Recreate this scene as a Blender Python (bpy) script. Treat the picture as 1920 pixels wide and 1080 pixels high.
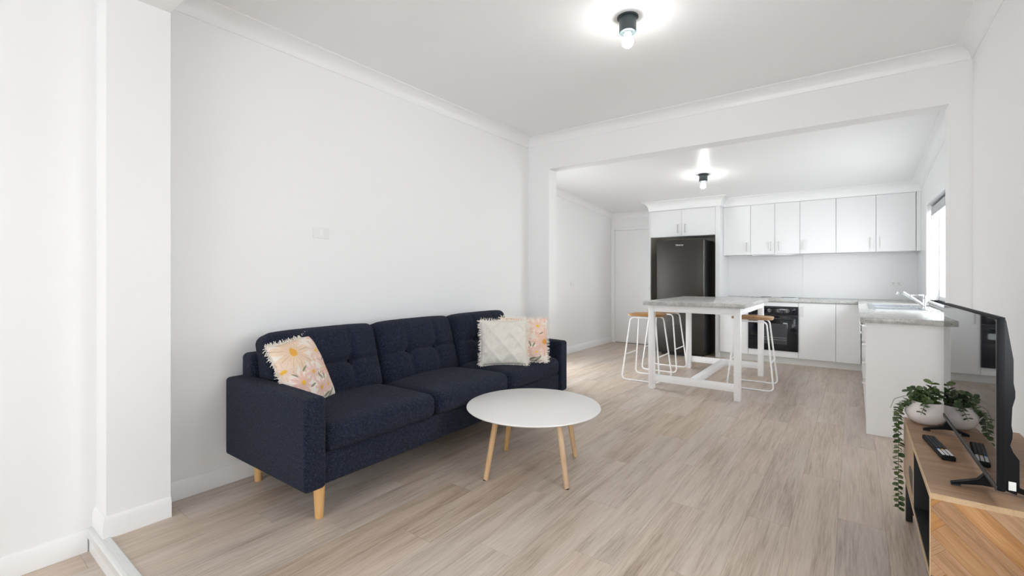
import bpy, bmesh, math, random
from mathutils import Vector, Matrix
random.seed(7)
scene = bpy.context.scene
for o in list(bpy.data.objects): bpy.data.objects.remove(o)
COL = scene.collection

# ------------------------------------------------------------------ camera
FPX = 860.0
YAW = math.atan(642/860)
cd = bpy.data.cameras.new('camera'); cam = bpy.data.objects.new('camera', cd); COL.objects.link(cam)
cd.sensor_width = 36; cd.lens = FPX/1920*36; cd.shift_y = -23/1920; cd.clip_start = .05
cam.location = (0, 0, 1.22); cam.rotation_euler = (math.pi/2, 0, YAW)
scene.camera = cam

# ------------------------------------------------------------------ world, exposure
wd = bpy.data.worlds.new('world'); scene.world = wd; wd.use_nodes = True
bg = wd.node_tree.nodes['Background']
bg.inputs[0].default_value = (.915, .963, 1, 1); bg.inputs[1].default_value = 9.7
vs = scene.view_settings
vs.view_transform = 'Standard'; vs.look = 'None'; vs.gamma = 1; vs.exposure = 0.08; vs.use_curve_mapping = False
scene.cycles.max_bounces = 14; scene.cycles.diffuse_bounces = 10; scene.cycles.glossy_bounces = 6
scene.cycles.transparent_max_bounces = 12
def portal(name, loc, rot, sx, sy):
    l = bpy.data.lights.new(name, 'AREA'); l.shape = 'RECTANGLE'; l.size = sx; l.size_y = sy
    l.cycles.is_portal = True
    o = bpy.data.objects.new(name, l); COL.objects.link(o); o.location = loc; o.rotation_euler = rot
R90 = math.pi/2
portal('daylight_portal', (-.6, -3.3, 1.375), (R90, 0, 0), 2.4, 1.35)        # guessed, unseen window behind the camera
portal('daylight_portal', (.76, 1.7, 1.4), (R90, 0, R90), 1.0, 1.1)       # unseen living room side window, added for light
portal('daylight_portal', (.83, 6.025, 1.475), (R90, 0, R90), 1.65, 1.05)   # kitchen window
portal('daylight_portal', (-3.71, 5.0, 1.05), (R90, 0, -R90), .9, 2.0)    # added glazed kitchen door, unseen behind the wall nib

# ------------------------------------------------------------------ materials
class NT:
    def __init__(s, name):
        s.m = bpy.data.materials.new(name); s.m.use_nodes = True
        s.t = s.m.node_tree; s.b = s.t.nodes['Principled BSDF']
    def n(s, typ, **kw):
        nd = s.t.nodes.new(typ)
        for k, v in kw.items(): setattr(nd, k, v)
        return nd
    def l(s, a, b): s.t.links.new(a, b)
    def setin(s, sock, v):
        if isinstance(v, bpy.types.NodeSocket): s.l(v, sock)
        else: sock.default_value = v
    def math(s, op, a, b=None, c=None, clamp=False):
        nd = s.n('ShaderNodeMath', operation=op, use_clamp=clamp)
        s.setin(nd.inputs[0], a)
        if b is not None: s.setin(nd.inputs[1], b)
        if c is not None: s.setin(nd.inputs[2], c)
        return nd.outputs[0]
    def mix(s, f, a, b):
        nd = s.n('ShaderNodeMix', data_type='RGBA')
        s.setin(nd.inputs[0], f)
        s.setin(nd.inputs[6], a if isinstance(a, bpy.types.NodeSocket) else (*a, 1))
        s.setin(nd.inputs[7], b if isinstance(b, bpy.types.NodeSocket) else (*b, 1))
        return nd.outputs[2]
    def noise(s, vec, scale, detail=3, rough=.5, out=0):
        nd = s.n('ShaderNodeTexNoise'); nd.inputs['Scale'].default_value = scale
        nd.inputs['Detail'].default_value = detail; nd.inputs['Roughness'].default_value = rough
        if vec is not None: s.l(vec, nd.inputs['Vector'])
        return nd.outputs[out]
    def ramp(s, f, stops):
        nd = s.n('ShaderNodeValToRGB'); cr = nd.color_ramp
        while len(cr.elements) > 1: cr.elements.remove(cr.elements[-1])
        cr.elements[0].position = stops[0][0]; cr.elements[0].color = (*stops[0][1], 1)
        for p, c in stops[1:]:
            e = cr.elements.new(p); e.color = (*c, 1)
        s.l(f, nd.inputs[0]); return nd.outputs[0]
    def mapping(s, vec, scale=(1, 1, 1), rot=(0, 0, 0)):
        nd = s.n('ShaderNodeMapping'); nd.inputs['Scale'].default_value = scale; nd.inputs['Rotation'].default_value = rot
        s.l(vec, nd.inputs['Vector']); return nd.outputs[0]
    def obj(s): return s.n('ShaderNodeTexCoord').outputs['Object']
    def pos(s): return s.n('ShaderNodeNewGeometry').outputs['Position']
    def bump(s, h, strength=.3, dist=.002):
        nd = s.n('ShaderNodeBump'); nd.inputs['Strength'].default_value = strength; nd.inputs['Distance'].default_value = dist
        s.l(h, nd.inputs['Height']); s.l(nd.outputs[0], s.b.inputs['Normal'])
    def base(s, c): s.setin(s.b.inputs['Base Color'], c if isinstance(c, bpy.types.NodeSocket) else (*c, 1))
    def p(s, **kw):
        for k, v in kw.items(): s.setin(s.b.inputs[k.replace('_', ' ')], v)

def simple(name, col, rough=.5, metal=0, bump=0, bscale=200, var=0, **kw):
    t = NT(name); t.p(Roughness=rough, Metallic=metal, **kw)
    if var:
        f = t.noise(t.pos(), 3.0, 3)
        t.base(t.mix(f, tuple(c*(1-var) for c in col), tuple(min(1, c*(1+var)) for c in col)))
    else: t.base(col)
    if bump: t.bump(t.noise(t.pos(), bscale, 2), bump, .001)
    return t.m

def srgb(r, g, b):
    f = lambda v: (v/255/12.92) if v <= 10 else ((v/255+.055)/1.055)**2.4
    return (f(r), f(g), f(b))

M = {}
M['wall'] = simple('wall_paint', (.885, .887, .89), .55, bump=.05, bscale=350, var=.006)
M['ceil'] = simple('ceiling_paint', (.87, .873, .875), .35, bump=.03, bscale=300, var=.006)
M['gloss_white'] = simple('gloss_white_paint', (.89, .892, .895), .28, var=.006)
M['cab'] = simple('white_laminate', (.815, .818, .82), .3, var=.006)
M['plinth'] = simple('grey_white_laminate', (.70, .69, .67), .35, var=.01)
M['panel_grey'] = simple('end_panel_laminate', (.86, .86, .855), .38, var=.006)
M['splash'] = simple('gloss_splashback', (.80, .805, .81), .32, var=.004)
M['white_metal'] = simple('white_powder_coat', (.92, .922, .925), .35, var=.006)
M['white_plastic'] = simple('white_plastic', (.84, .84, .83), .3, var=.004)
M['chrome'] = simple('chrome', (.78, .80, .82), .08, 1, var=.01)
M['steel'] = simple('brushed_steel', (.62, .64, .66), .25, 1, bump=.05, bscale=400, var=.05)
M['nickel'] = simple('satin_nickel', (.50, .49, .47), .3, 1, var=.03)
M['alu'] = simple('aluminium_strip', (.82, .83, .82), .4, .3, var=.03)
M['black_metal'] = simple('black_metal', (.012, .012, .013), .45, var=.1)
M['black_plastic'] = simple('black_plastic', (.009, .009, .010), .55, bump=.1, bscale=600, var=.1, Specular_IOR_Level=.12)
M['grey_plastic'] = simple('dark_grey_plastic', (.03, .03, .032), .4, var=.1)
M['black_glass'] = simple('black_glass', (.006, .007, .011), .04, var=.1)
M['rubber'] = simple('rubber', (.03, .03, .03), .7, var=.1)
M['gap'] = simple('shadow_gap', (.10, .10, .10), .8, var=.1)  # dark base slab colour, visible in the plank joints
M['fixture'] = simple('slate_enamel', srgb(52, 62, 64), .3, var=.05)
M['soil'] = simple('soil', (.06, .035, .02), .9, bump=.6, bscale=150, var=.3)
M['pot'] = simple('white_ceramic', (.74, .685, .655), .42, var=.02)
M['stem'] = simple('plant_stem', (.10, .14, .045), .6, var=.1)
M['white_btn'] = simple('white_button', (.75, .76, .78), .4, var=.02)
M['blue_btn'] = simple('blue_button', (.08, .3, .75), .4, var=.02)
M['yellow_btn'] = simple('yellow_button', (.8, .45, .05), .4, var=.02)
M['text_white'] = simple('badge_silver', (.85, .85, .85), .3, var=.01)
M['blind'] = simple('blind_fabric', (.55, .56, .58), .7, var=.03)
M['blind_dark'] = simple('blind_tube', (.03, .04, .07), .5, var=.05)
M['recess'] = simple('recess_lining', (.50, .46, .41), .5, var=.04)

t = NT('tv_screen'); t.base((.006, .007, .010)); t.p(Roughness=.02, IOR=3.6); 
t.base(t.mix(t.noise(t.pos(), 3), (.005, .006, .008), (.007, .008, .011))); M['screen'] = t.m

t = NT('bulb_glow'); t.base((1, 1, 1)); t.p(Emission_Strength=85.0); t.b.inputs['Emission Color'].default_value = (1, .985, .96, 1); M['bulb'] = t.m

t = NT('window_glass')   # thin clear pane
tr = t.n('ShaderNodeBsdfTransparent'); gl = t.n('ShaderNodeBsdfGlossy'); gl.inputs['Roughness'].default_value = .02
mx = t.n('ShaderNodeMixShader'); fr = t.n('ShaderNodeLayerWeight'); fr.inputs['Blend'].default_value = .5
t.l(t.math('MULTIPLY_ADD', t.math('POWER', fr.outputs['Facing'], 5.0), .5, .03), mx.inputs[0]); t.l(tr.outputs[0], mx.inputs[1]); t.l(gl.outputs[0], mx.inputs[2])
t.l(mx.outputs[0], t.t.nodes['Material Output'].inputs[0]); M['glass'] = t.m

def wood(name, dark, mid, light, axis, rough=.45, per_obj=.0, stretch=18, scale=1.0, bump=.15, use_obj=False):
    """grain runs along axis"""
    t = NT(name)
    v = t.obj() if use_obj else t.pos()
    rnd = t.n('ShaderNodeObjectInfo').outputs['Random']
    off = t.n('ShaderNodeVectorMath', operation='ADD'); t.l(v, off.inputs[0])
    cmb = t.n('ShaderNodeCombineXYZ')
    for i, k in enumerate((37.0, 53.0, 71.0)): t.l(t.math('MULTIPLY', rnd, k), cmb.inputs[i])
    t.l(cmb.outputs[0], off.inputs[1]); v = off.outputs[0]
    sc = [stretch*scale]*3; sc[axis] = scale*1.3
    vg = t.mapping(v, tuple(sc))
    g1 = t.noise(vg, 1.0, 6, .6)
    sc2 = [stretch*7*scale]*3; sc2[axis] = scale*5
    g2 = t.noise(t.mapping(v, tuple(sc2)), 1.0, 4, .65)
    sc3 = [scale*3.2]*3; sc3[axis] = scale*.8
    g3 = t.noise(t.mapping(v, tuple(sc3)), 1.0, 2, .5)
    f = t.math('ADD', t.math('MULTIPLY', g1, .42), t.math('ADD', t.math('MULTIPLY', g2, .40), t.math('MULTIPLY', g3, .18)))
    c = t.ramp(f, [(.34, dark), (.5, mid), (.66, light)])
    if per_obj:
        hs = t.n('ShaderNodeHueSaturation'); t.l(c, hs.inputs['Color'])
        t.l(t.math('ADD', t.math('MULTIPLY', rnd, per_obj), 1-per_obj/2), hs.inputs['Value'])
        r2 = t.math('FRACT', t.math('MULTIPLY', rnd, 17.3))
        t.l(t.math('ADD', t.math('MULTIPLY', r2, .35), .82), hs.inputs['Saturation'])
        c = hs.outputs[0]
    t.base(c); t.p(Roughness=rough)
    t.bump(g2, bump, .0008)
    return t.m
M['floor'] = wood('vinyl_oak_plank', (.31, .235, .175), (.53, .438, .36), (.645, .555, .475), 1, .36, .10, 17, 1.0, .2)
M['tvwood'] = wood('walnut_veneer', (.22, .120, .064), (.37, .22, .128), (.48, .31, .195), 0, .5, 0, 26, 1.4, .1)
M['tvwood_v'] = wood('walnut_door_veneer', (.30, .18, .105), (.43, .28, .175), (.52, .36, .24), 2, .42, 0, 26, 1.4, .1)
M['edge'] = wood('pale_edge_banding', (.50, .33, .18), (.60, .42, .25), (.68, .50, .32), 1, .45, 0, 20, 2, .1)
M['herring'] = wood('herringbone_veneer', (.26, .125, .052), (.44, .235, .105), (.58, .345, .175), 0, .5, .16, 16, 2.2, .15, True)
M['stool_wood'] = wood('stool_seat_wood', (.28, .15, .062), (.43, .25, .115), (.54, .345, .18), 0, .45, .1, 20, 2, .1)
M['oak'] = wood('pale_oak_leg', (.50, .30, .14), (.64, .42, .23), (.72, .52, .32), 2, .45, .04, 24, 2.5, .1)
M['sofaleg'] = wood('honey_pine_leg', (.62, .30, .06), (.74, .40, .10), (.82, .48, .16), 2, .35, .04, 20, 2, .05)

t = NT('concrete_laminate')
v = t.pos(); n1 = t.noise(v, 22, 6, .7); n2 = t.noise(v, 120, 4, .7)
vo = t.n('ShaderNodeTexVoronoi'); vo.inputs['Scale'].default_value = 42; t.l(v, vo.inputs['Vector'])
spot = t.math('LESS_THAN', t.math('ADD', vo.outputs['Distance'], t.math('MULTIPLY', n2, .18)), .24)
spot = t.math('MULTIPLY', spot, t.math('GREATER_THAN', n1, .5))
base = t.ramp(t.math('ADD', t.math('MULTIPLY', n1, .6), t.math('MULTIPLY', n2, .4)), [(.36, (.32, .315, .295)), (.5, (.475, .47, .45)), (.65, (.64, .635, .615))])
t.base(t.mix(spot, base, (.10, .095, .09))); t.p(Roughness=.24); M['concrete'] = t.m
t = NT('navy_boucle')
v = t.obj(); n1 = t.noise(v, 260, 3, .7); n2 = t.noise(v, 90, 3, .6); n3 = t.noise(v, 6, 2)
vo = t.n('ShaderNodeTexVoronoi'); vo.inputs['Scale'].default_value = 190; t.l(v, vo.inputs['Vector'])
sp = t.math('MULTIPLY', t.math('LESS_THAN', vo.outputs['Distance'], .22), t.math('GREATER_THAN', t.noise(v, 130, 2), .60))
c = t.ramp(t.math('ADD', t.math('MULTIPLY', n1, .6), t.math('MULTIPLY', n2, .4)), [(.36, (.003, .0042, .010)), (.5, (.0118, .0160, .034)), (.64, (.038, .050, .087))])
c = t.mix(sp, c, (.17, .18, .22))
t.base(c); t.p(Roughness=.95, Sheen_Weight=.06, Sheen_Roughness=.5); t.b.inputs['Specular IOR Level'].default_value = .15
t.bump(t.math('ADD', n1, t.math('MULTIPLY', vo.outputs['Distance'], .6)), 1.0, .006); M['boucle'] = t.m

t = NT('fridge_dark_steel'); v = t.pos()
g = t.noise(t.mapping(v, (3, 3, 260)), 1, 3)
t.base(t.mix(g, (.021, .0185, .0155), (.042, .036, .030))); t.p(Roughness=.33, Metallic=.35); M['fridge'] = t.m
M['fridge_side'] = simple('fridge_side_black', (.012, .012, .013), .4, var=.1)

t = NT('eucalypt_leaf'); rnd = t.n('ShaderNodeObjectInfo').outputs['Random']
c = t.ramp(rnd, [(0, (.030, .062, .018)), (.5, (.075, .125, .036)), (1, (.165, .22, .075))])
t.base(t.mix(t.math('MULTIPLY', t.noise(t.obj(), 60, 2), .6), c, (.05, .09, .03))); t.p(Roughness=.45); M['leaf'] = t.m

t = NT('cream_cotton'); v = t.obj()
t.base(t.mix(t.noise(v, 60, 4), (.66, .625, .55), (.80, .775, .715))); t.p(Roughness=.9); t.bump(t.noise(v, 420, 2), .5, .002); M['cream'] = t.m
M['fringe'] = simple('cotton_fringe', (.82, .77, .70), .9, bump=.3, bscale=500, var=.05)

def floral():
    t = NT('floral_print'); v = t.obj()
    sep = t.n('ShaderNodeSeparateXYZ'); t.l(v, sep.inputs[0]); x, z = sep.outputs[0], sep.outputs[2]
    wob = t.math('MULTIPLY', t.math('SUBTRACT', t.noise(v, 40, 3), .5), .012)
    x = t.math('ADD', x, wob); z = t.math('ADD', z, wob)
    col = t.mix(t.noise(v, 18, 4), (.82, .72, .62), (.86, .80, .73))
    fl = [(-.07, .335, .135, 9, (.80, .60, .36), (.80, .40, .06)), (.11, .30, .075, 7, (.84, .62, .50), (.85, .55, .05)),
          (.17, .17, .12, 8, (.82, .50, .38), (.72, .33, .06)), (-.10, .155, .075, 10, (.82, .50, .40), (.85, .50, .03)),
          (.0, .19, .06, 8, (.82, .56, .48), (.80, .42, .05)), (.03, .085, .06, 9, (.80, .50, .42), (.85, .45, .03)),
          (.10, .085, .055, 9, (.82, .56, .50), (.85, .5, .04)), (-.15, .04, .07, 8, (.82, .58, .46), (.85, .5, .04)),
          (.06, .25, .025, 6, (.84, .65, .5), (.70, .35, .04)), (-.17, .25, .06, 8, (.84, .66, .52), (.8, .45, .05)),
          (.17, .385, .06, 8, (.82, .52, .42), (.8, .45, .05)), (.02, .40, .04, 7, (.84, .66, .48), (.8, .45, .05))]
    streak = t.noise(v, 90, 3)
    for (fx, fz, r, n, pc, cc) in fl:
        dx = t.math('SUBTRACT', x, fx); dz = t.math('SUBTRACT', z, fz)
        d = t.math('SQRT', t.math('ADD', t.math('MULTIPLY', dx, dx), t.math('MULTIPLY', dz, dz)))
        a = t.math('ARCTAN2', dz, dx)
        pet = t.math('ABSOLUTE', t.math('COSINE', t.math('MULTIPLY', a, n/2)))
        rad = t.math('MULTIPLY', t.math('ADD', t.math('MULTIPLY', t.math('POWER', pet, .6), .62), .38), r)
        inside = t.math('MULTIPLY', t.math('SUBTRACT', rad, d), 220, clamp=True)
        shade = t.math('ADD', t.math('MULTIPLY', t.math('DIVIDE', d, r), .30), t.math('MULTIPLY', streak, .35), clamp=True)
        pcol = t.mix(shade, tuple(k*q for k, q in zip(pc, (.95, .82, .78))), (.87, .77, .70))
        col = t.mix(t.math('MULTIPLY', inside, .9), col, pcol)
        line = t.math('MULTIPLY', t.math('GREATER_THAN', t.math('COSINE', t.math('MULTIPLY', a, n*2)), .88), t.math('MULTIPLY', inside, .5))
        col = t.mix(line, col, tuple(k*.55 for k in pc))
        cen = t.math('MULTIPLY', t.math('SUBTRACT', r*.20, d), 300, clamp=True)
        col = t.mix(cen, col, cc)
    for (lx, lz, ang, ln) in [(-.05, .225, .6, .022), (.045, .155, 1.9, .026), (.075, .145, 1.0, .022), (-.03, .12, .2, .024), (.115, .03, .7, .035), (.075, .035, .2, .03), (-.075, .075, 2.1, .022), (-.13, .21, 2.4, .02), (.14, .24, .4, .02)]:
        dx = t.math('SUBTRACT', x, lx); dz = t.math('SUBTRACT', z, lz); ca, sa = math.cos(ang), math.sin(ang)
        u = t.math('ADD', t.math('MULTIPLY', dx, ca/ln), t.math('MULTIPLY', dz, sa/ln))
        w = t.math('ADD', t.math('MULTIPLY', dx, -sa/(ln*.28)), t.math('MULTIPLY', dz, ca/(ln*.28)))
        e = t.math('ADD', t.math('MULTIPLY', u, u), t.math('MULTIPLY', w, w))
        col = t.mix(t.math('MULTIPLY', t.math('LESS_THAN', e, 1.0), .85), col, (.20, .21, .13))
    t.base(col); t.p(Roughness=.9); t.bump(t.noise(v, 400, 2), .3, .0015)
    return t.m
M['floral'] = floral()

# ------------------------------------------------------------------ mesh helpers
class B:
    def __init__(s): s.bm = bmesh.new()
    def box(s, x0, x1, y0, y1, z0, z1, bev=0, seg=2):
        r = bmesh.ops.create_cube(s.bm, size=1)
        vs = r['verts']
        for v in vs:
            v.co = Vector(((x0+x1)/2+v.co.x*(x1-x0), (y0+y1)/2+v.co.y*(y1-y0), (z0+z1)/2+v.co.z*(z1-z0)))
        if bev:
            ed = list({e for v in vs for e in v.link_edges})
            bmesh.ops.bevel(s.bm, geom=ed, offset=bev, segments=seg, profile=.5, affect='EDGES')
        return s
    def ring(s, c, n, b, r, seg): return [s.bm.verts.new(c+(n*math.cos(2*math.pi*i/seg)+b*math.sin(2*math.pi*i/seg))*r) for i in range(seg)]
    def tube(s, pts, r, seg=10, closed=False, r1=None):
        pts = [Vector(p) for p in pts]; N = len(pts)
        rings = []; nrm = None
        for i, p in enumerate(pts):
            if closed: tg = (pts[(i+1) % N]-pts[i-1]).normalized()
            else: tg = (pts[min(i+1, N-1)]-pts[max(i-1, 0)]).normalized()
            if nrm is None: nrm = tg.orthogonal().normalized()
            nrm = (nrm-tg*nrm.dot(tg)).normalized(); b = tg.cross(nrm)
            rr = r if r1 is None else r+(r1-r)*i/(N-1)
            rings.append(s.ring(p, nrm, b, rr, seg))
        if closed:
            # choose best alignment for closing
            last, first = rings[-1], rings[0]
            k = min(range(seg), key=lambda q: (last[0].co-first[q].co).length)
            rings.append(first[k:]+first[:k])
        for a, c in zip(rings[:-1], rings[1:]):
            for i in range(seg): s.bm.faces.new((a[i], a[(i+1) % seg], c[(i+1) % seg], c[i]))
        if not closed:
            s.bm.faces.new(list(reversed(rings[0]))); s.bm.faces.new(rings[-1])
        return s
    def lathe(s, prof, seg=32, c=(0, 0, 0), cap=True):
        c = Vector(c); rings = []
        for (r, z) in prof:
            rings.append([s.bm.verts.new(c+Vector((max(r, 1e-4)*math.cos(2*math.pi*i/seg), max(r, 1e-4)*math.sin(2*math.pi*i/seg), z))) for i in range(seg)])
        for a, d in zip(rings[:-1], rings[1:]):
            for i in range(seg): s.bm.faces.new((a[i], a[(i+1) % seg], d[(i+1) % seg], d[i]))
        if cap:
            s.bm.faces.new(list(reversed(rings[0]))); s.bm.faces.new(rings[-1])
        return s
    def prism(s, poly, fn0, fn1):
        """poly: 2-D points; fn0/fn1 map a point to the two 3-D ends"""
        a = [s.bm.verts.new(fn0(p)) for p in poly]; b = [s.bm.verts.new(fn1(p)) for p in poly]; n = len(poly)
        for i in range(n): s.bm.faces.new((a[i], a[(i+1) % n], b[(i+1) % n], b[i]))
        s.bm.faces.new(list(reversed(a))); s.bm.faces.new(b)
        return s
    def hexa(s, c):
        v = [s.bm.verts.new(p) for p in c]
        for f in ((0, 3, 2, 1), (4, 5, 6, 7), (0, 1, 5, 4), (1, 2, 6, 5), (2, 3, 7, 6), (3, 0, 4, 7)): s.bm.faces.new([v[i] for i in f])
        return s
    def mesh(s, name, smooth=True, ang=35):
        bmesh.ops.recalc_face_normals(s.bm, faces=s.bm.faces)
        me = bpy.data.meshes.new(name); s.bm.to_mesh(me); s.bm.free()
        if smooth:
            for p in me.polygons: p.use_smooth = True
            me.set_sharp_from_angle(angle=math.radians(ang))
        return me

def link(name, data, mat=None, parent=None):
    o = bpy.data.objects.new(name, data); COL.objects.link(o)
    if parent: o.parent = parent
    if mat and data and not data.materials: data.materials.append(M[mat] if isinstance(mat, str) else mat)
    return o
def part(name, b, mat, parent=None, ang=35, label=None):
    o = link(name, b.mesh(name, True, ang) if isinstance(b, B) else b, mat, parent)
    if label: o['label'] = label
    return o
def tag(o, label, cat, group=None):
    o['label'] = label; o['category'] = cat
    if group: o['group'] = group
    return o
def thing(name, label, cat, loc=(0, 0, 0), rz=0, group=None):
    o = bpy.data.objects.new(name, None); COL.objects.link(o); o.location = loc; o.rotation_euler = (0, 0, rz)
    o.empty_display_size = .1
    return tag(o, label, cat, group)
def struct(name, b, mat, parent=None, ang=35, label=None):
    o = part(name, b, mat, parent, ang)
    if not parent: o['kind'] = 'structure'
    if label: o['label'] = label
    return o
def copy_tree(o, parent=None):
    c = o.copy(); COL.objects.link(c); c.parent = parent
    for ch in [k for k in bpy.data.objects if k.parent == o]: copy_tree(ch, c)
    return c
def fillet(pts, r, n=5, closed=False):
    pts = [Vector(p) for p in pts]; out = []; N = len(pts)
    for i, p in enumerate(pts):
        if not closed and i in (0, N-1): out.append(p); continue
        a, b = pts[i-1], pts[(i+1) % N]
        da, db = (a-p).normalized(), (b-p).normalized()
        ang = da.angle(db); t = min(r/math.tan(ang/2), (a-p).length*.48, (b-p).length*.48)
        p0, p1 = p+da*t, p+db*t
        for k in range(n+1):
            u = k/n; out.append(p0*(1-u)**2+p*2*u*(1-u)+p1*u*u)
    return out
def spaced(n, edge=.0):
    return [-1+2*i/n for i in range(n+1)]
def cushion(hx, hy, hz, r, n=14, fn=None):
    """rounded cuboid about the origin, half sizes; fn(pos, unit) -> pos adds puff or seams"""
    bm = bmesh.new(); h = Vector((hx, hy, hz))
    def samples(L):
        m = 5; inner = [-(L-r)+2*(L-r)*i/n for i in range(n+1)]
        e = [r*math.tan(math.radians(45)*k/m) for k in range(1, m+1)]
        return [-(L-r)-q for q in reversed(e)]+inner+[(L-r)+q for q in e]
    S = [samples(h[i]) for i in range(3)]
    for ax in range(3):
        a1, a2 = (ax+1) % 3, (ax+2) % 3
        for sg in (-1, 1):
            grid = []
            for u in S[a1]:
                row = []
                for w in S[a2]:
                    p = Vector((0, 0, 0)); p[ax] = sg*h[ax]; p[a1] = u; p[a2] = w
                    inner = Vector([max(-(h[i]-r), min(h[i]-r, p[i])) for i in range(3)])
                    d = p-inner; q = inner+d.normalized()*r
                    if fn: q = fn(q, Vector((q.x/hx, q.y/hy, q.z/hz)))
                    row.append(bm.verts.new(q))
                grid.append(row)
            for i in range(len(grid)-1):
                for j in range(len(grid[0])-1):
                    bm.faces.new((grid[i][j], grid[i+1][j], grid[i+1][j+1], grid[i][j+1]))
    bmesh.ops.remove_doubles(bm, verts=bm.verts, dist=1e-5)
    b = B(); b.bm.free(); b.bm = bm
    return b
def text_mesh(s, size, ext=.001):
    cu = bpy.data.curves.new('lettering', 'FONT'); cu.body = s; cu.size = size; cu.extrude = ext; cu.align_x = 'CENTER'; cu.align_y = 'CENTER'
    o = bpy.data.objects.new('lettering', cu); COL.objects.link(o)
    dg = bpy.context.evaluated_depsgraph_get(); me = bpy.data.meshes.new_from_object(o.evaluated_get(dg))
    bpy.data.objects.remove(o); return me

# ------------------------------------------------------------------ room shell
XL, XR, YO, CZ = -2.96, .63, 4.28, 2.755      # living room: left wall, right wall, wall with the opening, ceiling
KL, KR, KB = -3.6, .66, 7.9                   # kitchen: left, right, back wall
YS, LZ = .57, -.10                            # step edge and lower floor level
YB = 4.44                                     # kitchen side of the opening wall
def kc(y): return 2.52-.085*(y-5.93)          # kitchen ceiling falls towards the back

fl = struct('floor', B().box(KL-.1, KR+.1, YS+.005, KB+.1, LZ, -.006), 'gap', label='grey brown oak look plank floor')
fl2 = struct('floor', B().box(-3.05, 1.5, -3.25, YS-.02, LZ-.1, LZ-.006), 'gap', label='lower plank floor below the step')
unit = B().box(-.5, .5, -.5, .5, -.5, .5).mesh('plank', False); unit.materials.append(M['floor'])
def planks(parent, x0, x1, y0, y1, ztop, w=.186, L=1.25, cut=None):
    k = 0; x = x0
    while x < x1-.01:
        xa, xb = x, min(x+w, x1)
        ys = y0
        if cut and xb < cut[0]: ys = cut[1]
        y = y0-((k*.43) % 1.0)*L-random.uniform(0, .12)
        while y < y1:
            ya, yb = max(y, ys), min(y+L, y1)
            if yb-ya > .02:
                o = bpy.data.objects.new('plank', unit); COL.objects.link(o); o.parent = parent
                o.location = ((xa+xb)/2, (ya+yb)/2, ztop-.003); o.scale = (xb-xa-.0007, yb-ya-.0008, .006)
            y += L
        x += w; k += 1
planks(fl, KL, KR, YS+.02, KB, 0, cut=(XL-.01, YO))
planks(fl2, -2.955, 1.4, -3.2, YS-.02, LZ)

struct('wall_left', B().box(XL-.12, XL, .70, YO, LZ, CZ), 'wall', label='white living room wall behind the sofa')
struct('wall_rear_left', B().box(-3.05, -2.955, -3.2, .70, LZ-.1, CZ), 'wall', label='white wall of the lower room')
# nib and beam between the two levels
struct('wall_nib', B().box(XL+.0005, -2.785, .58, .83, 0, CZ-.001), 'wall', label='white wall nib beside the step')
struct('wall_beam', B().box(-2.7845, 1.45, .58, .83, 2.555, CZ-.001).box(XR, 1.45, .58, .83, LZ, 2.5545), 'wall', label='white beam over the step')
struct('wall_right', B().box(XR, XR+.12, .831, 1.2, LZ, CZ).box(XR, XR+.12, 2.2, YO, LZ, CZ).box(XR, XR+.12, 1.2, 2.2, LZ, .85).box(XR, XR+.12, 1.2, 2.2, 1.95, CZ), 'wall', label='white wall behind the television')
struct('wall_opening', B().box(KL-.1, -2.69, YO, YB, 0, 2.39).box(.516, KR+.12, YO, YB, 0, 2.39).box(KL-.1, KR+.12, YO, YB, 2.39, CZ+.0), 'wall', label='white wall with the wide opening to the kitchen')
struct('wall_kitchen_left', B().box(KL-.1, KL, YB, 4.55, 0, 2.75).box(KL-.1, KL, 5.45, KB, 0, 2.75).box(KL-.1, KL, 4.55, 5.45, 2.05, 2.75), 'wall', label='white kitchen side wall')
DX0, DX1, DZ = -3.53, -2.71, 2.045
struct('wall_back', B().box(KL-.1, DX0-.02, KB, KB+.1, 0, 2.6).box(DX1+.02, KR+.15, KB, KB+.1, 0, 2.6).box(DX0-.02, DX1+.02, KB, KB+.1, DZ+.02, 2.6), 'wall', label='white kitchen back wall')
WY0, WY1, WZ0, WZ1 = 5.2, 6.85, .95, 2.0
struct('wall_kitchen_right', B().box(KR, KR+.16, YB, WY0, 0, 2.75).box(KR, KR+.16, WY1, KB, 0, 2.75).box(KR, KR+.16, WY0, WY1, 0, WZ0).box(KR, KR+.16, WY0, WY1, WZ1, 2.75), 'wall', label='white kitchen wall with the window')
struct('ceiling', B().box(-3.1, 1.5, -3.25, YO+.01, CZ, CZ+.1), 'ceil', label='white living room ceiling')
struct('ceiling', B().hexa([(KL-.1, YB, kc(YB)), (KR+.1, YB, kc(YB)), (KR+.1, KB+.1, kc(KB+.1)), (KL-.1, KB+.1, kc(KB+.1)),
                            (KL-.1, YB, kc(YB)+.1), (KR+.1, YB, kc(YB)+.1), (KR+.1, KB+.1, kc(KB+.1)+.1), (KL-.1, KB+.1, kc(KB+.1)+.1)]), 'ceil', label='sloping white kitchen ceiling')
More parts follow.
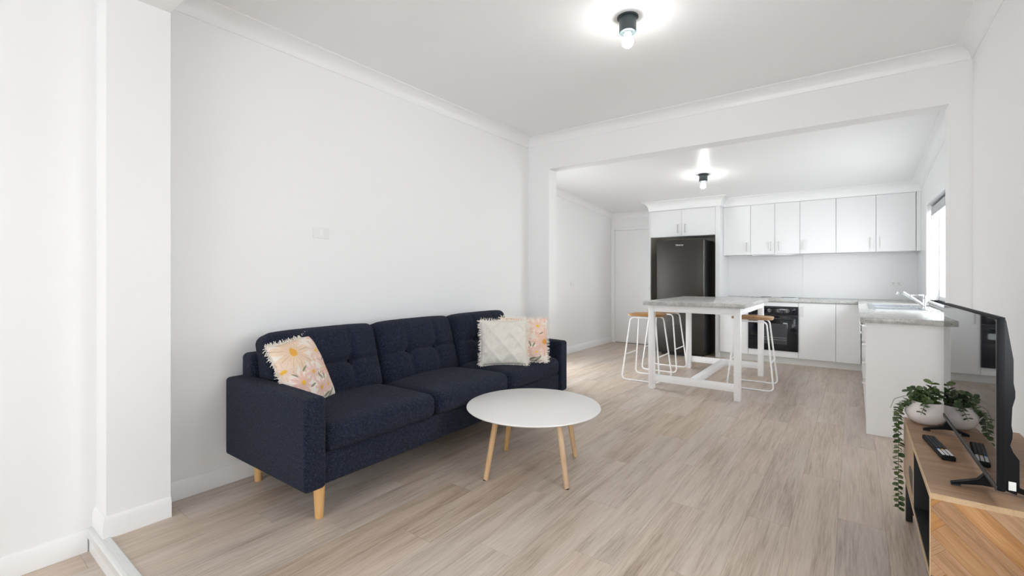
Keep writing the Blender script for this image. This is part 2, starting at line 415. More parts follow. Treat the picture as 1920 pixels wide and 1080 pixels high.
# unseen end of the lower room: a guessed window is put in to let the daylight in
struct('wall_rear', B().box(-3.05, -1.8, -3.3, -3.2, LZ, CZ).box(.6, 1.5, -3.3, -3.2, LZ, CZ).box(-1.8, .6, -3.3, -3.2, 2.05, CZ).box(-1.8, .6, -3.3, -3.2, LZ, .7), 'wall')
struct('wall_rear_right', B().box(1.4, 1.5, -3.2, .58, LZ, CZ), 'wall')
def win(name, x0, x1, z0, z1, place, lab):
    f = .045
    w = struct(name, B().box(x0, x0+f, 0, .05, z0, z1).box(x1-f, x1, 0, .05, z0, z1).box(x0+f, x1-f, 0, .05, z0, z0+f).box(x0+f, x1-f, 0, .05, z1-f, z1), 'white_metal', label=lab)
    xm_ = (x0+x1)/2
    part('mullion', B().box(xm_-.02, xm_+.02, .002, .048, z0+f, z1-f), 'white_metal', w)
    part('pane', B().box(x0+f, xm_-.02, .022, .028, z0+f, z1-f), 'glass', w); part('pane', B().box(xm_+.02, x1-f, .022, .028, z0+f, z1-f), 'glass', w)
    w.location = place[0]; w.rotation_euler = (0, 0, place[1]); return w
win('window_2', 0, 2.4, .7, 2.05, ((-1.8, -3.28, 0), 0), 'white framed window in the lower room')  # guessed opening, unseen, sized for the light from behind
win('door_2', 0, .9, .01, 2.05, ((KL-.04, 4.55, 0), R90), 'white framed glazed door in the kitchen side wall')  # hidden glazed opening added to brighten the kitchen
win('window_3', 0, 1.0, .85, 1.95, ((XR+.09, 1.2, 0), R90), 'white framed window beside the television')  # unseen opening added so light comes from the right

struct('ground', B().box(.95, 9, 2, 11, -.4, -.3), simple('concrete_paving', (.54, .53, .51), .8, var=.06), label='paved ground outside the kitchen window')  # unseen slab added to dim the light rising through the window
struct('ground', B().box(-9, -3.8, 2, 10, -.4, -.3), simple('concrete_path', (.54, .53, .51), .8, var=.06), label='paved ground outside the kitchen door')  # second added slab, holds back low light at the glazed opening

# skirting and cornice runs
SK = [(0, 0), (.016, 0), (.016, .068), (.006, .1), (0, .1)]
def run(b, prof, p0, p1, nrm, m0, m1, zf):
    """extrude profile (out, up/drop) from p0 to p1; m = +1 outside mitre, -1 inside, 0 square"""
    p0, p1, nrm = Vector(p0), Vector(p1), Vector(nrm); d = (p1-p0).normalized()
    def at(base, q, sgn, m):
        pt = base+nrm*q[0]+d*sgn*m*q[0]
        return Vector((pt.x, pt.y, zf(pt.x, pt.y, q[1])))
    b.prism(prof, lambda q: at(p0, q, -1, m0), lambda q: at(p1, q, 1, m1))
fl0 = lambda x, y, h: h
def skirting(name, p0, p1, n, m0, m1, z=0.0, lab=None):
    b = B(); run(b, SK, p0, p1, n, m0, m1, lambda x, y, h: z+h); o = struct(name, b, 'gloss_white', ang=20)
    if lab: o['label'] = lab
skirting('baseboard_left', (XL, .8305), (XL, YO), (1, 0), 0, -1)
b = B()
run(b, SK, (-2.785, .58), (-2.785, .83), (1, 0), 1, 0, fl0); run(b, SK, (XL, .58), (-2.785, .58), (0, -1), 0, 1, fl0)
struct('baseboard_nib', b, 'gloss_white', ang=20)
skirting('baseboard_rear_left', (-2.955, -3.2), (-2.955, YS-.026), (1, 0), 0, 0, LZ)
b = B(); run(b, SK, (XL, YO), (-2.69, YO), (0, -1), -1, 1, fl0); run(b, SK, (-2.69, YO), (-2.69, YB), (1, 0), 1, 1, fl0)
struct('baseboard_opening', b, 'gloss_white', ang=20)
skirting('baseboard_right', (XR, 4.28), (XR, .831), (-1, 0), -1, 0)
skirting('baseboard_kitchen_left', (KL, 5.46), (KL, KB), (1, 0), 0, 0)

def cove(wl, cl, n=9):
    pr = [(0, 0), (0, wl), (.007, wl)]
    for i in range(n+1):
        a = math.pi/2*i/n; pr.append((.010+(cl-.018)*(1-math.cos(a)), wl-.006-(wl-.014)*math.sin(a)))
    return pr+[(cl, .007), (cl, 0)]
CV = cove(.092, .092)
b = B(); zc = lambda x, y, d: CZ-d
run(b, CV, (XL, .83), (XL, YO), (1, 0), 0, -1, zc); run(b, CV, (XL, YO), (XR, YO), (0, -1), -1, -1, zc); run(b, CV, (XR, YO), (XR, .83), (-1, 0), -1, 0, zc)
struct('trim_1', b, 'gloss_white', ang=25, label='white coved cornice round the living room ceiling')
b = B(); zk = lambda x, y, d: kc(y)-d-.0005
run(b, CV, (KL, YB), (KL, KB), (1, 0), 0, -1, zk); run(b, CV, (KL, KB), (-2.685, KB), (0, -1), -1, 0, zk)
run(b, CV, (KR, YB), (KR, 7.548), (-1, 0), 0, 0, zk)
struct('trim_2', b, 'gloss_white', ang=25, label='white coved cornice along the kitchen walls')
CK = cove(.118, .10)
b = B()
zf1 = lambda x, y, d: kc(y)-.0005 if d < .001 else 2.262+.118-d + (kc(y)-.0005-2.38)*(1-d/.118)
F0, F1, U0 = 7.345, 7.545, -1.607
run(b, CK, (-2.684, KB-.095), (-2.684, F0), (-1, 0), 0, 1, zf1); run(b, CK, (-2.684, F0), (U0, F0), (0, -1), 1, 1, zf1)
run(b, CK, (U0, F0), (U0, F1), (1, 0), 1, -1, zf1); run(b, CK, (U0, F1), (KR, F1), (0, -1), -1, 0, zf1)
struct('trim_3', b, 'gloss_white', ang=25, label='white coved cornice above the kitchen cabinets')

# step edge
b = B().box(-2.9545, 1.4, YS-.021, YS+.004, LZ, -.008); struct('trim_4', b, 'gloss_white', label='white riser under the step edge')
b = B(); b.prism([(-.028, -.03), (-.028, .0), (-.024, .006), (.02, .007), (.026, .001), (.026, -.003), (-.024, -.005), (-.024, -.03)],
        lambda q: Vector((-2.9545, YS+q[0], q[1])), lambda q: Vector((1.4, YS+q[0], q[1])))
for k in range(4):
    b.box(-2.9545, 1.4, YS-.016+k*.009, YS-.012+k*.009, .005, .0085)
struct('trim_5', b, 'alu', ang=20, label='ribbed aluminium step nosing')

# door in the back wall
d1 = struct('door_1', B().box(DX0, DX1, KB+.012, KB+.05, .008, DZ, .002), 'gloss_white', label='flush white door in the kitchen back wall')
part('jamb', B().box(DX0-.02, DX0-.002, KB-.004, KB+.1, 0, DZ+.02).box(DX1+.002, DX1+.02, KB-.004, KB+.1, 0, DZ+.02).box(DX0-.02, DX1+.02, KB-.004, KB+.1, DZ+.002, DZ+.02), 'gloss_white', d1)
b = B().box(KL+.001, DX0-.012, KB-.016, KB-.0005, 0, DZ+.06, .003).box(DX1+.012, -2.6845, KB-.016, KB-.0005, 0, DZ+.06, .003).box(DX0-.0119, DX1+.0119, KB-.016, KB-.0005, DZ+.012, DZ+.06, .003)
part('architrave', b, 'gloss_white', d1)
hd = part('handle', B().tube([(DX1-.06, KB+.012, 1.0), (DX1-.06, KB-.035, 1.0)], .012).tube([(DX1-.06, KB-.035, 1.0), (DX1-.17, KB-.035, 1.0)], .009), 'nickel', d1)

struct('wall_hall', B().box(DX0-.3, DX1+.3, KB+.4, KB+.5, -.1, 2.6).box(DX0-.3, DX0-.2, KB+.1, KB+.4, -.1, 2.6).box(DX1+.2, DX1+.3, KB+.1, KB+.4, -.1, 2.6).box(DX0-.3, DX1+.3, KB+.1, KB+.4, 2.6, 2.7).box(DX0-.3, DX1+.3, KB+.1, KB+.4, -.2, -.1), 'wall', label='unlit hall behind the kitchen door')  # unseen box added to stop light leaking under the door

# kitchen window
w1 = struct('window_1', B().box(KR+.09, KR+.14, WY0, WY0+.045, WZ0, WZ1).box(KR+.09, KR+.14, WY1-.045, WY1, WZ0, WZ1).box(KR+.09, KR+.14, WY0+.045, WY1-.045, WZ0, WZ0+.045).box(KR+.09, KR+.14, WY0+.045, WY1-.045, WZ1-.045, WZ1), 'white_metal', label='white framed kitchen window above the sink')
part('mullion', B().box(KR+.092, KR+.138, 6.03, 6.08, WZ0+.045, WZ1-.045), 'white_metal', w1)
part('pane', B().box(KR+.112, KR+.118, WY0+.045, 6.03, WZ0+.045, WZ1-.045), 'glass', w1); part('pane', B().box(KR+.112, KR+.118, 6.08, WY1-.045, WZ0+.045, WZ1-.045), 'glass', w1)
b = B().box(KR-.018, KR, WY0-.06, WY0, WZ0-.02, WZ1+.06, .002).box(KR-.018, KR, WY1, WY1+.06, WZ0-.02, WZ1+.06, .002).box(KR-.018, KR, WY0, WY1, WZ1, WZ1+.06, .002).box(KR-.02, KR+.09, WY0, WY1, WZ0-.02, WZ0+.0, .002)
part('window_frame', b, 'gloss_white', w1)
lk = part('latch', B().box(KR+.07, KR+.09, 6.03, 6.06, 1.38, 1.47, .004), 'black_plastic', w1)

# ------------------------------------------------------------------ kitchen joinery
def bar_handle(parent, c, L=.13, axis='z', out=(0, -1, 0), r=.005, off=.028, mat='nickel'):
    c = Vector(c); o = Vector(out); a = Vector((0, 0, 1)) if axis == 'z' else Vector((0, 1, 0)) if axis == 'y' else Vector((1, 0, 0))
    side = a.cross(o)
    def slab(p, q, w, th):
        d = (q-p)
        u = d.normalized(); s1 = a.cross(o).normalized()*w; s2 = (u.cross(s1)).normalized()*th
        return [p-s1-s2, p+s1-s2, p+s1+s2, p-s1+s2, q-s1-s2, q+s1-s2, q+s1+s2, q-s1+s2]
    b = B()
    b.hexa(slab(c+o*off-a*L/2, c+o*off+a*L/2, .006, .004))
    for sg in (-1, 1):
        b.hexa(slab(c+a*sg*(L/2-.004), c+o*(off-.004)+a*sg*(L/2-.004), .006, .004))
    return part('handle', b, mat, parent)

G = .002
def cab_door(root, x0, x1, z0, z1, yf, hx=None, hz=None, name='door'):
    d = part(name, B().box(x0+G, x1-G, yf, yf+.017, z0+G, z1-G, .001, 1), 'cab', root)
    if hx is not None: bar_handle(d, (hx, yf, hz))
    return d
# tall cabinet round the fridge
t = thing('fridge_cabinet', 'tall white cabinet surround with two doors above the black fridge', 'cabinet', (-2.145, 7.35, 0))
def loc(o, p): o.location = p
# children are built in world coordinates relative to the empty
def W(root):     # shift so that children can be given in world coordinates
    root.location = (0, 0, 0); return root
W(t)
part('side_panel', B().box(-2.684, -2.666, 7.345, KB-.02, 0, 2.262, .001, 1), 'cab', t)
part('side_panel', B().box(-1.673, U0, 7.345, KB-.002, 0, 2.262, .001, 1), 'cab', t)
part('carcass', B().box(-2.665, -1.674, 7.364, KB-.002, 1.838, 2.262), 'cab', t)
part('back_lining', B().box(-2.665, -1.674, KB-.03, KB-.018, .0, 1.837), 'recess', t)
part('side_lining', B().box(-2.6655, -2.660, 7.36, KB-.031, 0, 1.836), 'recess', t); part('side_lining', B().box(-1.679, -1.6735, 7.36, KB-.031, 0, 1.836), 'recess', t)
cab_door(t, -2.665, -2.17, 1.842, 2.26, 7.345, -2.225, 1.96); cab_door(t, -2.17, -1.674, 1.842, 2.26, 7.345, -2.115, 1.96)

UX = [U0+.001, -1.231, -.919, -.61, -.198, .223, .612]
ZU0, ZU1, YU = 1.532, 2.262, 7.545
def upper(label, doors, x0, x1, extra=None):
    r = W(thing('wall_cabinet', label, 'cabinet', group='white wall cabinets above the splashback'))
    part('carcass', B().box(x0+.0005, x1-.0005, YU+.019, KB-.002, ZU0, ZU1), 'cab', r)
    for (a, c, hx) in doors: cab_door(r, a, c, ZU0-.004, ZU1, YU, hx, ZU0+.115)
    if extra: part('filler', B().box(extra[0], extra[1], YU, YU+.017, ZU0-.004, ZU1), 'cab', r)
    return r
upper('white single-door wall cabinet next to the fridge cabinet', [(UX[0], UX[1], UX[1]-.05)], UX[0], UX[1])
upper('white two-door wall cabinet with narrow doors above the range hood', [(UX[1], UX[2], UX[2]-.05), (UX[2], UX[3], UX[2]+.05)], UX[1], UX[3])
upper('white single-door wall cabinet just right of the range hood', [(UX[3], UX[4], UX[3]+.05)], UX[3], UX[4])
upper('white two-door wall cabinet in the corner by the window', [(UX[4], UX[5], UX[5]-.05), (UX[5], UX[6], UX[5]+.05)], UX[4], UX[6], (UX[6]+.004, KR-.001))
# range hood
t = W(thing('range_hood', 'slim steel slide-out range hood under the narrow cabinet doors', 'range hood'))
part('body', B().box(UX[1]+.04, UX[3]-.04, YU+.03, KB-.06, ZU0-.012, ZU0-.0005), 'steel', t)
part('front_rail', B().box(UX[1]+.03, UX[3]-.02, YU-.012, YU+.0295, ZU0-.022, ZU0-.0045, .002), 'steel', t)
part('filter', B().box(UX[1]+.07, UX[3]-.07, YU+.06, KB-.1, ZU0-.0135, ZU0-.0121), 'grey_plastic', t)

# splashback
t = W(thing('splashback', 'glossy pale grey splashback panels behind the worktop', 'splashback'))
part('panel', B().box(U0+.001, -.605, KB-.009, KB-.0005, .901, ZU0-.0145), 'splash', t)
part('panel', B().box(-.6035, KR-.001, KB-.009, KB-.0005, .901, ZU0-.0145), 'splash', t)
part('panel', B().box(KR-.008, KR-.0005, WY1+.062, KB-.0095, .901, ZU0-.0145), 'splash', t)

# base units, back run
YD, ZB0, ZB1 = 7.325, .092, .852
def base(label, x0, x1, doors):
    r = W(thing('base_cabinet', label, 'cabinet', group='white base cabinets along the back wall'))
    part('carcass', B().box(x0+.0005, x1-.0005, YD+.019, KB-.012, ZB0, .858), 'cab', r)
    for (a, c, hx) in doors: cab_door(r, a, c, ZB0, ZB1, YD, hx, ZB1-.115)
    return r
base('white base cabinet between the fridge and the oven', U0+.001, -1.225, [(U0+.001, -1.225, None)])
base('white base cabinet with one bar handle right of the oven', -.61, -.195, [(-.61, -.195, -.56)])
base('white corner base cabinet with a plain door beside the peninsula', -.195, .066, [(-.195, .066, None)])
k = part('kickboard', B().box(U0+.001, .09, 7.372, 7.388, 0, .0905), 'plinth'); tag(k, 'pale grey kickboard under the back base cabinets', 'kickboard')

# oven unit
t = W(thing('oven', 'black glass built-in oven with chrome knobs under the cooktop', 'oven'))
OX0, OX1 = -1.2245, -.6105
part('carcass', B().box(OX0, OX1, YD+.019, KB-.012, ZB0, .858), 'cab', t)
part('top_rail', B().box(OX0+G, OX1-G, YD, YD+.017, .795, ZB1, .001, 1), 'cab', t)
part('bottom_rail', B().box(OX0+G, OX1-G, YD, YD+.017, ZB0+G, .178, .001, 1), 'cab', t)
part('control_panel', B().box(OX0+.004, OX1-.004, YD-.012, YD+.017, .672, .793, .002), 'black_glass', t)
dr = part('oven_door', B().box(OX0+.004, OX1-.004, YD-.018, YD+.017, .18, .668, .003), 'black_glass', t)
part('window', B().box(OX0+.13, OX1-.13, YD-.0195, YD-.0181, .27, .555, .0005, 1), simple('oven_window', (.05, .052, .058), .08, var=.2), dr)
part('rack', B().tube([(OX0+.14, YD-.020, .36), (OX1-.14, YD-.020, .36)], .0022, 6).tube([(OX0+.14, YD-.020, .33), (OX1-.14, YD-.020, .33)], .0022, 6), 'steel', dr)
b = B().tube([(OX0+.06, YD-.052, .625), (OX1-.06, YD-.052, .625)], .009, 10)
for x in (OX0+.09, OX1-.09): b.tube([(x, YD-.018, .625), (x, YD-.05, .625)], .007, 8)
part('handle', b, 'grey_plastic', dr)
for i in range(4):
    x = OX0+.16+i*.108
    kn = part('knob', B().tube([(x, YD-.012, .735), (x, YD-.030, .735)], .021, 18).tube([(x, YD-.030, .735), (x, YD-.036, .735)], .017, 18), 'grey_plastic', t)
    part('knob_ring', B().tube([(x, YD-.0121, .735), (x, YD-.0165, .735)], .024, 20), 'chrome', kn)
    part('pointer', B().box(x-.003, x+.003, YD-.040, YD-.036, .720, .752), 'chrome', kn)

# right-hand run (peninsula side)
XD = .072; PY = 4.476
t = W(thing('drawer_cabinet', 'white four-drawer base cabinet with plain end panel facing the living room', 'cabinet'))
part('end_panel', B().box(XD+.0, .514, PY, PY+.017, 0, .858, .001, 1).box(.5141, KR-.001, PY, PY+.017, 0, .858), 'panel_grey', t)
part('carcass', B().box(XD+.019, KR-.002, PY+.0175, 5.08, ZB0, .858), 'cab', t)
zs = [.852, .70, .55, .385, ZB0]
for i in range(4):
    d = part('drawer', B().box(XD, XD+.017, PY+.0185, 5.078, zs[i+1]+G, zs[i]-G, .001, 1), 'cab', t)
    bar_handle(d, (XD, (PY+5.08)/2, zs[i]-.035), .16, 'y', (-1, 0, 0), off=.02)
for i, (y0, y1) in enumerate(((5.081, 6.0), (6.0, 6.9))):
    t = W(thing('base_cabinet', ('white two-door base cabinet beside the drawers under the right worktop', 'white two-door base cabinet under the sink')[i], 'cabinet', group='white base cabinets under the right worktop'))
    part('carcass', B().box(XD+.019, KR-.002, y0+.0005, y1-.0005, ZB0, .74 if i else .858), 'cab', t)
    ym = (y0+y1)/2
    for (a, c, hy) in ((y0, ym, ym-.05), (ym, y1, ym+.05)):
        d = part('door', B().box(XD, XD+.017, a+G, c-G, ZB0, ZB1, .001, 1), 'cab', t)
        bar_handle(d, (XD, hy, ZB1-.115), .13, 'z', (-1, 0, 0))
t = W(thing('base_cabinet', 'white blind corner cabinet where the two worktops meet', 'cabinet'))
part('carcass', B().box(XD+.02, KR-.002, 6.901, KB-.012, ZB0, .858), 'cab', t); part('filler', B().box(XD, XD+.0195, 6.902, YD-.002, ZB0, ZB1), 'cab', t)
k = part('kickboard', B().box(XD+.04, XD+.056, PY+.018, 7.37, 0, .0905), 'plinth'); tag(k, 'pale grey kickboard under the right base cabinets', 'kickboard')

# worktop
t = W(thing('worktop', 'L-shaped speckled concrete-look laminate worktop', 'worktop'))
part('slab', B().box(U0+.001, .0345, 7.297, KB-.0095, .859, .9, .002), 'concrete', t)
SX0, SX1, SY0, SY1 = .13, .60, 5.55, 6.55
b = B().box(.035, KR-.001, YB+.003, SY0, .859, .9, .002).box(.035, KR-.001, SY1, KB-.0095, .859, .9, .002).box(.035, SX0, SY0, SY1, .859, .9).box(SX1, KR-.001, SY0, SY1, .859, .9)
part('slab', b, 'concrete', t)
part('upstand', B().box(KR-.02, KR-.001, 4.5, KB-.01, .9003, .925, .002), 'concrete', t)
# sink
t = W(thing('sink', 'stainless steel sink with ribbed drainer set in the worktop', 'sink'))
b = B()
b.box(SX0-.015, SX0+.03, SY0-.015, SY1+.015, .9005, .905, .001).box(SX1-.10, SX1+.015, SY0-.015, SY1+.015, .9005, .905, .001).box(SX0+.03, SX1-.1, SY0-.015, SY0+.03, .9005, .905).box(SX0+.03, SX1-.1, SY1-.03, SY1+.015, .9005, .905).box(SX0+.03, SX1-.1, 6.0, 6.04, .9005, .905)
part('rim', b, 'steel', t)
x0, x1, y0, y1 = SX0+.03, SX1-.10, 6.04, SY1-.03
part('bowl', B().box(x0-.003, x0, y0, y1, .75, .9004).box(x1, x1+.003, y0, y1, .75, .9004).box(x0, x1, y0-.003, y0, .75, .9004).box(x0, x1, y1, y1+.003, .75, .9004).box(x0, x1, y0, y1, .747, .75), 'steel', t)
part('drainer', B().box(x0, x1, SY0+.03, 6.0, .893, .897), 'steel', t)
for i in range(7): part('rib', B().box(x0+.02+i*.042, x0+.028+i*.042, SY0+.06, 5.98, .897, .901, .002), 'steel', t)
# mixer tap
t = W(thing('mixer_tap', 'chrome kitchen mixer tap with raised lever beside the sink', 'tap'))
tx, ty = .555, 6.0
part('body', B().lathe([(.03, .9055), (.03, .912), (.024, .916), (.023, .99), (.02, 1.0)], 20, (tx, ty, 0)), 'chrome', t)
part('spout', B().tube(fillet([(tx-.005, ty, .925), (tx-.03, ty, .945), (tx-.165, ty+.02, 1.052), (tx-.198, ty+.025, 1.058), (tx-.208, ty+.026, 1.046)], .02), .0145, 12, r1=.0125).tube([(tx-.203, ty+.0255, 1.056), (tx-.211, ty+.026, 1.034)], .0155, 12), 'chrome', t)
part('lever', B().lathe([(.022, 1.0005), (.022, 1.02), (.012, 1.03)], 18, (tx, ty, 0)).box(tx-.115, tx-.01, ty-.011, ty+.011, 1.022, 1.036, .004), 'chrome', t)
# cooktop
t = W(thing('cooktop', 'flat black glass cooktop with metal edge set in the worktop', 'cooktop'))
part('glass', B().box(-1.2, -.62, 7.37, 7.85, .9005, .907, .002), 'black_glass', t)
part('edge', B().box(-1.204, -.616, 7.364, 7.3695, .9005, .9075), 'steel', t)
for (x, y, r) in ((-1.05, 7.5, .09), (-.77, 7.5, .07), (-1.05, 7.73, .07), (-.77, 7.73, .09)):
    part('burner_ring', B().tube([(x+r*math.cos(a*.3142), y+r*math.sin(a*.3142), .9066) for a in range(20)], .0012, 6, True), 'grey_plastic', t)

# power point, switches
def plate(name, label, cat, origin, right, up, n, w, h, items):
    r = thing(name, label, cat); r.matrix_world = Matrix((( right[0], n[0], up[0], origin[0]), (right[1], n[1], up[1], origin[1]), (right[2], n[2], up[2], origin[2]), (0, 0, 0, 1)))
    part('plate', B().box(-w/2, w/2, .0005, .008, -h/2, h/2, .002), 'white_plastic', r)
    for it in items: part(it[0], B().box(*it[1]), it[2], r)
    return r
plate('light_switch', 'white rocker light switch plate on the wall above the sofa', 'switch', (XL, 1.753, 1.516), (0, -1, 0), (0, 0, 1), (1, 0, 0), .118, .075,
      [('rocker', (-.012, .012, .008, .0105, -.02, .02, .001), 'gloss_white'), ('surround', (-.018, .018, .008, .0088, -.027, .027), 'white_plastic')])
plate('light_switch', 'small white switch plate on the kitchen side wall', 'switch', (KL, 6.43, 1.09), (0, -1, 0), (0, 0, 1), (1, 0, 0), .12, .075,
      [('rocker', (-.03, -.015, .008, .0105, -.01, .01, .001), 'gloss_white'), ('rocker', (.015, .03, .008, .0105, -.01, .01, .001), 'gloss_white')])
slots = []
for s in (-.028, .028):
    slots += [('slot', (s-.010, s-.006, .008, .0086, -.006, .004), 'rubber'), ('slot', (s+.006, s+.010, .008, .0086, -.006, .004), 'rubber'), ('slot', (s-.002, s+.002, .008, .0086, -.02, -.010), 'rubber'), ('rocker', (s-.008, s+.008, .008, .0105, .014, .026, .001), 'gloss_white')]
plate('power_point', 'white double power point on the splashback', 'power point', (.44, KB-.009, 1.125), (-1, 0, 0), (0, 0, 1), (0, -1, 0), .118, .078, slots)

# window blind
t = W(thing('roller_blind', 'rolled-up grey roller blind with bead chain in the kitchen window', 'blind'))
part('tube', B().tube([(KR+.05, WY0+.02, WZ1-.035), (KR+.05, WY1-.02, WZ1-.035)], .027, 16), 'blind_dark', t)
part('fabric', B().box(KR+.022, KR+.026, WY0+.03, WY1-.03, WZ1-.11, WZ1-.03), 'blind', t)
part('bottom_rail', B().box(KR+.018, KR+.03, WY0+.03, WY1-.03, WZ1-.125, WZ1-.1105, .003), 'blind', t)
part('bracket', B().box(KR+.02, KR+.085, WY1-.018, WY1-.002, WZ1-.07, WZ1-.002, .003), 'white_plastic', t)
ch = [(KR+.02, WY1-.03, WZ1-.04), (KR+.012, WY1-.032, 1.3), (KR+.012, WY1-.05, 1.22), (KR+.012, WY1-.068, 1.3), (KR+.02, WY1-.06, WZ1-.04)]
part('chain', B().tube(fillet(ch, .03), .0025, 6), 'steel', t)

# ------------------------------------------------------------------ fridge
t = W(thing('fridge', 'tall dark stainless fridge standing in the cabinet recess', 'fridge'))
fx0, fx1, fy = -2.47, -1.775, 7.075
part('body', B().box(fx0+.004, fx1-.004, fy+.066, 7.76, .03, 1.76, .006), 'fridge_side', t)
for (z0, z1) in ((.06, .655), (.665, 1.768)):
    part('door', B().box(fx0, fx1, fy, fy+.06, z0, z1, .008, 3), 'fridge', t)
part('handle_strip', B().box(fx1-.0005, fx1+.004, fy+.012, fy+.03, .69, 1.74), 'nickel', t)  # nickel strip along the right edge of the upper door
part('gasket', B().box(fx0+.01, fx1-.01, fy+.0602, fy+.0658, .065, 1.755), 'rubber', t)
part('foot', B().box(fx0+.05, fx1-.05, fy+.08, 7.7, 0, .03), 'rubber', t)
o = part('badge', text_mesh('Hisense', .036, .001), 'text_white', t); o.location = (-2.12, fy-.0012, 1.685); o.rotation_euler = (R90, 0, 0)

# ------------------------------------------------------------------ island
t = W(thing('kitchen_island', 'white island table with concrete-look top and open frame', 'table'))
ix0, ix1, iy0, iy1, lg = -1.792, -.882, 4.87, 6.31, .06
part('top', B().box(-1.835, -.838, 4.825, 6.355, .905, .945, .002), 'concrete', t)
for x in (ix0, ix1-lg):
    for y in (iy0, iy1-lg): part('leg', B().box(x, x+lg, y, y+lg, 0, .904, .003), 'white_metal', t)
for y in (iy0+.003, iy1-.027):
    part('apron', B().box(ix0+lg+.0005, ix1-lg-.0005, y, y+.024, .835, .904, .002), 'white_metal', t)
for x in (ix0+.003, ix1-.027):
    part('apron', B().box(x, x+.024, iy0+lg+.0005, iy1-lg-.0005, .835, .904, .002), 'white_metal', t)
for y in (iy0+.006, iy1-.036):
    part('lower_rail', B().box(ix0+lg+.0005, ix1-lg-.0005, y, y+.03, .085, .16, .002), 'white_metal', t)
xm = (ix0+ix1)/2
part('stretcher', B().box(xm-.03, xm+.03, iy0+.0365, iy1-.0365, .088, .157, .002), 'white_metal', t)

# ------------------------------------------------------------------ stools
def make_stool():
    r = thing('bar_stool', '', 'stool', group='bar stools at the island')
    # two splayed wire frames: bottom bar along x, legs rising inward
    bw, tw, bd, td, h, rr = .225, .150, .215, .135, .735, .0085
    for s in (-1, 1):
        p = [(0, s*bd, rr), (bw, s*bd, rr), (tw, s*td, h-rr), (-tw, s*td, h-rr), (-bw, s*bd, rr)]
        pts = fillet([(0.0, s*bd, rr)]+p[1:]+[(-.001, s*bd, rr)], .05, 6)
        part('wire_frame', B().tube(pts, rr, 10), 'white_metal', r)
        for x in (-.13, .13): part('glide', B().box(x-.014, x+.014, s*bd-.008, s*bd+.008, 0, .004), 'white_plastic', r)
    f = .40; w = bw+(tw-bw)*f; d = bd+(td-bd)*f
    for s in (-1, 1): part('footrest', B().tube([(s*w, -d, h*f), (s*w, d, h*f)], .0075, 10), 'white_metal', r)
    # saddle seat, curving up at both ends
    bm = bmesh.new(); n, m = 22, 12; top = []; bot = []
    for i in range(n+1):
        u = -1+2*i/n; a = []; c = []
        for j in range(m+1):
            v = -1+2*j/m
            x = .2*u; hw = .148*(1-.10*u*u)*(1-abs(u)**8*.25); y = hw*v
            z = .752+.008*abs(u)**2.2-.004*(1-v*v)+.016*v*v*(1-u*u)
            a.append(bm.verts.new((x, y, z+.016-.008*max(abs(u), abs(v))**8))); c.append(bm.verts.new((x*.985, y*.97, z-.016)))
        top.append(a); bot.append(c)
    for i in range(n):
        for j in range(m):
            bm.faces.new((top[i][j], top[i+1][j], top[i+1][j+1], top[i][j+1])); bm.faces.new((bot[i][j], bot[i][j+1], bot[i+1][j+1], bot[i+1][j]))
    for i in range(n):
        for j in (0, m): bm.faces.new((top[i][j], top[i+1][j], bot[i+1][j], bot[i][j]))
    for j in range(m):
        for i in (0, n): bm.faces.new((top[i][j], top[i][j+1], bot[i][j+1], bot[i][j]))
    b = B(); b.bm.free(); b.bm = bm
    part('seat', b, 'stool_wood', r, 50)
    return r
st = make_stool(); st.location = (-1.975, 5.33, 0); st['label'] = 'wooden-seat wire stool left of the island, nearest the sofa'
s2 = copy_tree(st); s2.location = (-2.0, 6.03, 0); s2['label'] = 'wooden-seat wire stool left of the island, nearest the fridge'
s3 = copy_tree(st); s3.location = (-.905, 5.675, 0); s3.rotation_euler = (0, 0, .03); s3['label'] = 'wooden-seat wire stool right of the island, in front of the oven'

# ------------------------------------------------------------------ sofa
SR = math.radians(.6)
t = thing('sofa', 'navy blue boucle three-seat sofa with tufted back cushions', 'sofa', (-2.065, 1.145, 0), SR)
# local: x<0 is towards the wall, y along the sofa; length 2.5, depth .85
SL, SDp, SB, AW, AH = 2.5, .862, .185, .112, .632
def rbox(x0, x1, y0, y1, z0, z1, r, n=6, fn=None):
    b = cushion((x1-x0)/2, (y1-y0)/2, (z1-z0)/2, r, n, fn)
    bmesh.ops.translate(b.bm, verts=b.bm.verts, vec=((x0+x1)/2, (y0+y1)/2, (z0+z1)/2)); return b
for (y0, y1) in ((0, AW), (SL-AW, SL)):
    def afn(p, u):
        q = p.copy()
        if u.z > .5: q.z += .008*(1-u.x*u.x)
        return q
    part('arm', rbox(-SDp, 0, y0, y1, SB, AH, .022, 8, afn), 'boucle', t, 60)
part('base', rbox(-SDp+.03, -.025, AW-.005, SL-AW+.005, SB+.004, .345, .015, 8), 'boucle', t, 60)
part('back_frame', rbox(-SDp+.012, -SDp+.15, AW-.03, SL-AW+.03, SB+.01, .765, .03, 8), 'boucle', t, 60)
cw = (SL-2*AW)/3
for i in range(3):
    y0 = AW+i*cw+.003; y1 = AW+(i+1)*cw-.003
    def sfn(p, u):
        q = p.copy()
        if u.z > 0: q.z += .028*(1-u.x**2)*(1-u.y**4) + (.010*u.x if abs(u.x) < 1.2 else 0)
        if u.x > 0: q.x += .020*(1-u.y**6)*(1-min(1, abs(u.z))**2*.6)
        q.z += .004*math.sin(9*q.y+3*q.x+i*2)*(1 if u.z > 0 else 0)
        return q
    part('seat_cushion', rbox(-.70, -.012, y0, y1, .337, .478, .05, 14, sfn), 'boucle', t, 80)
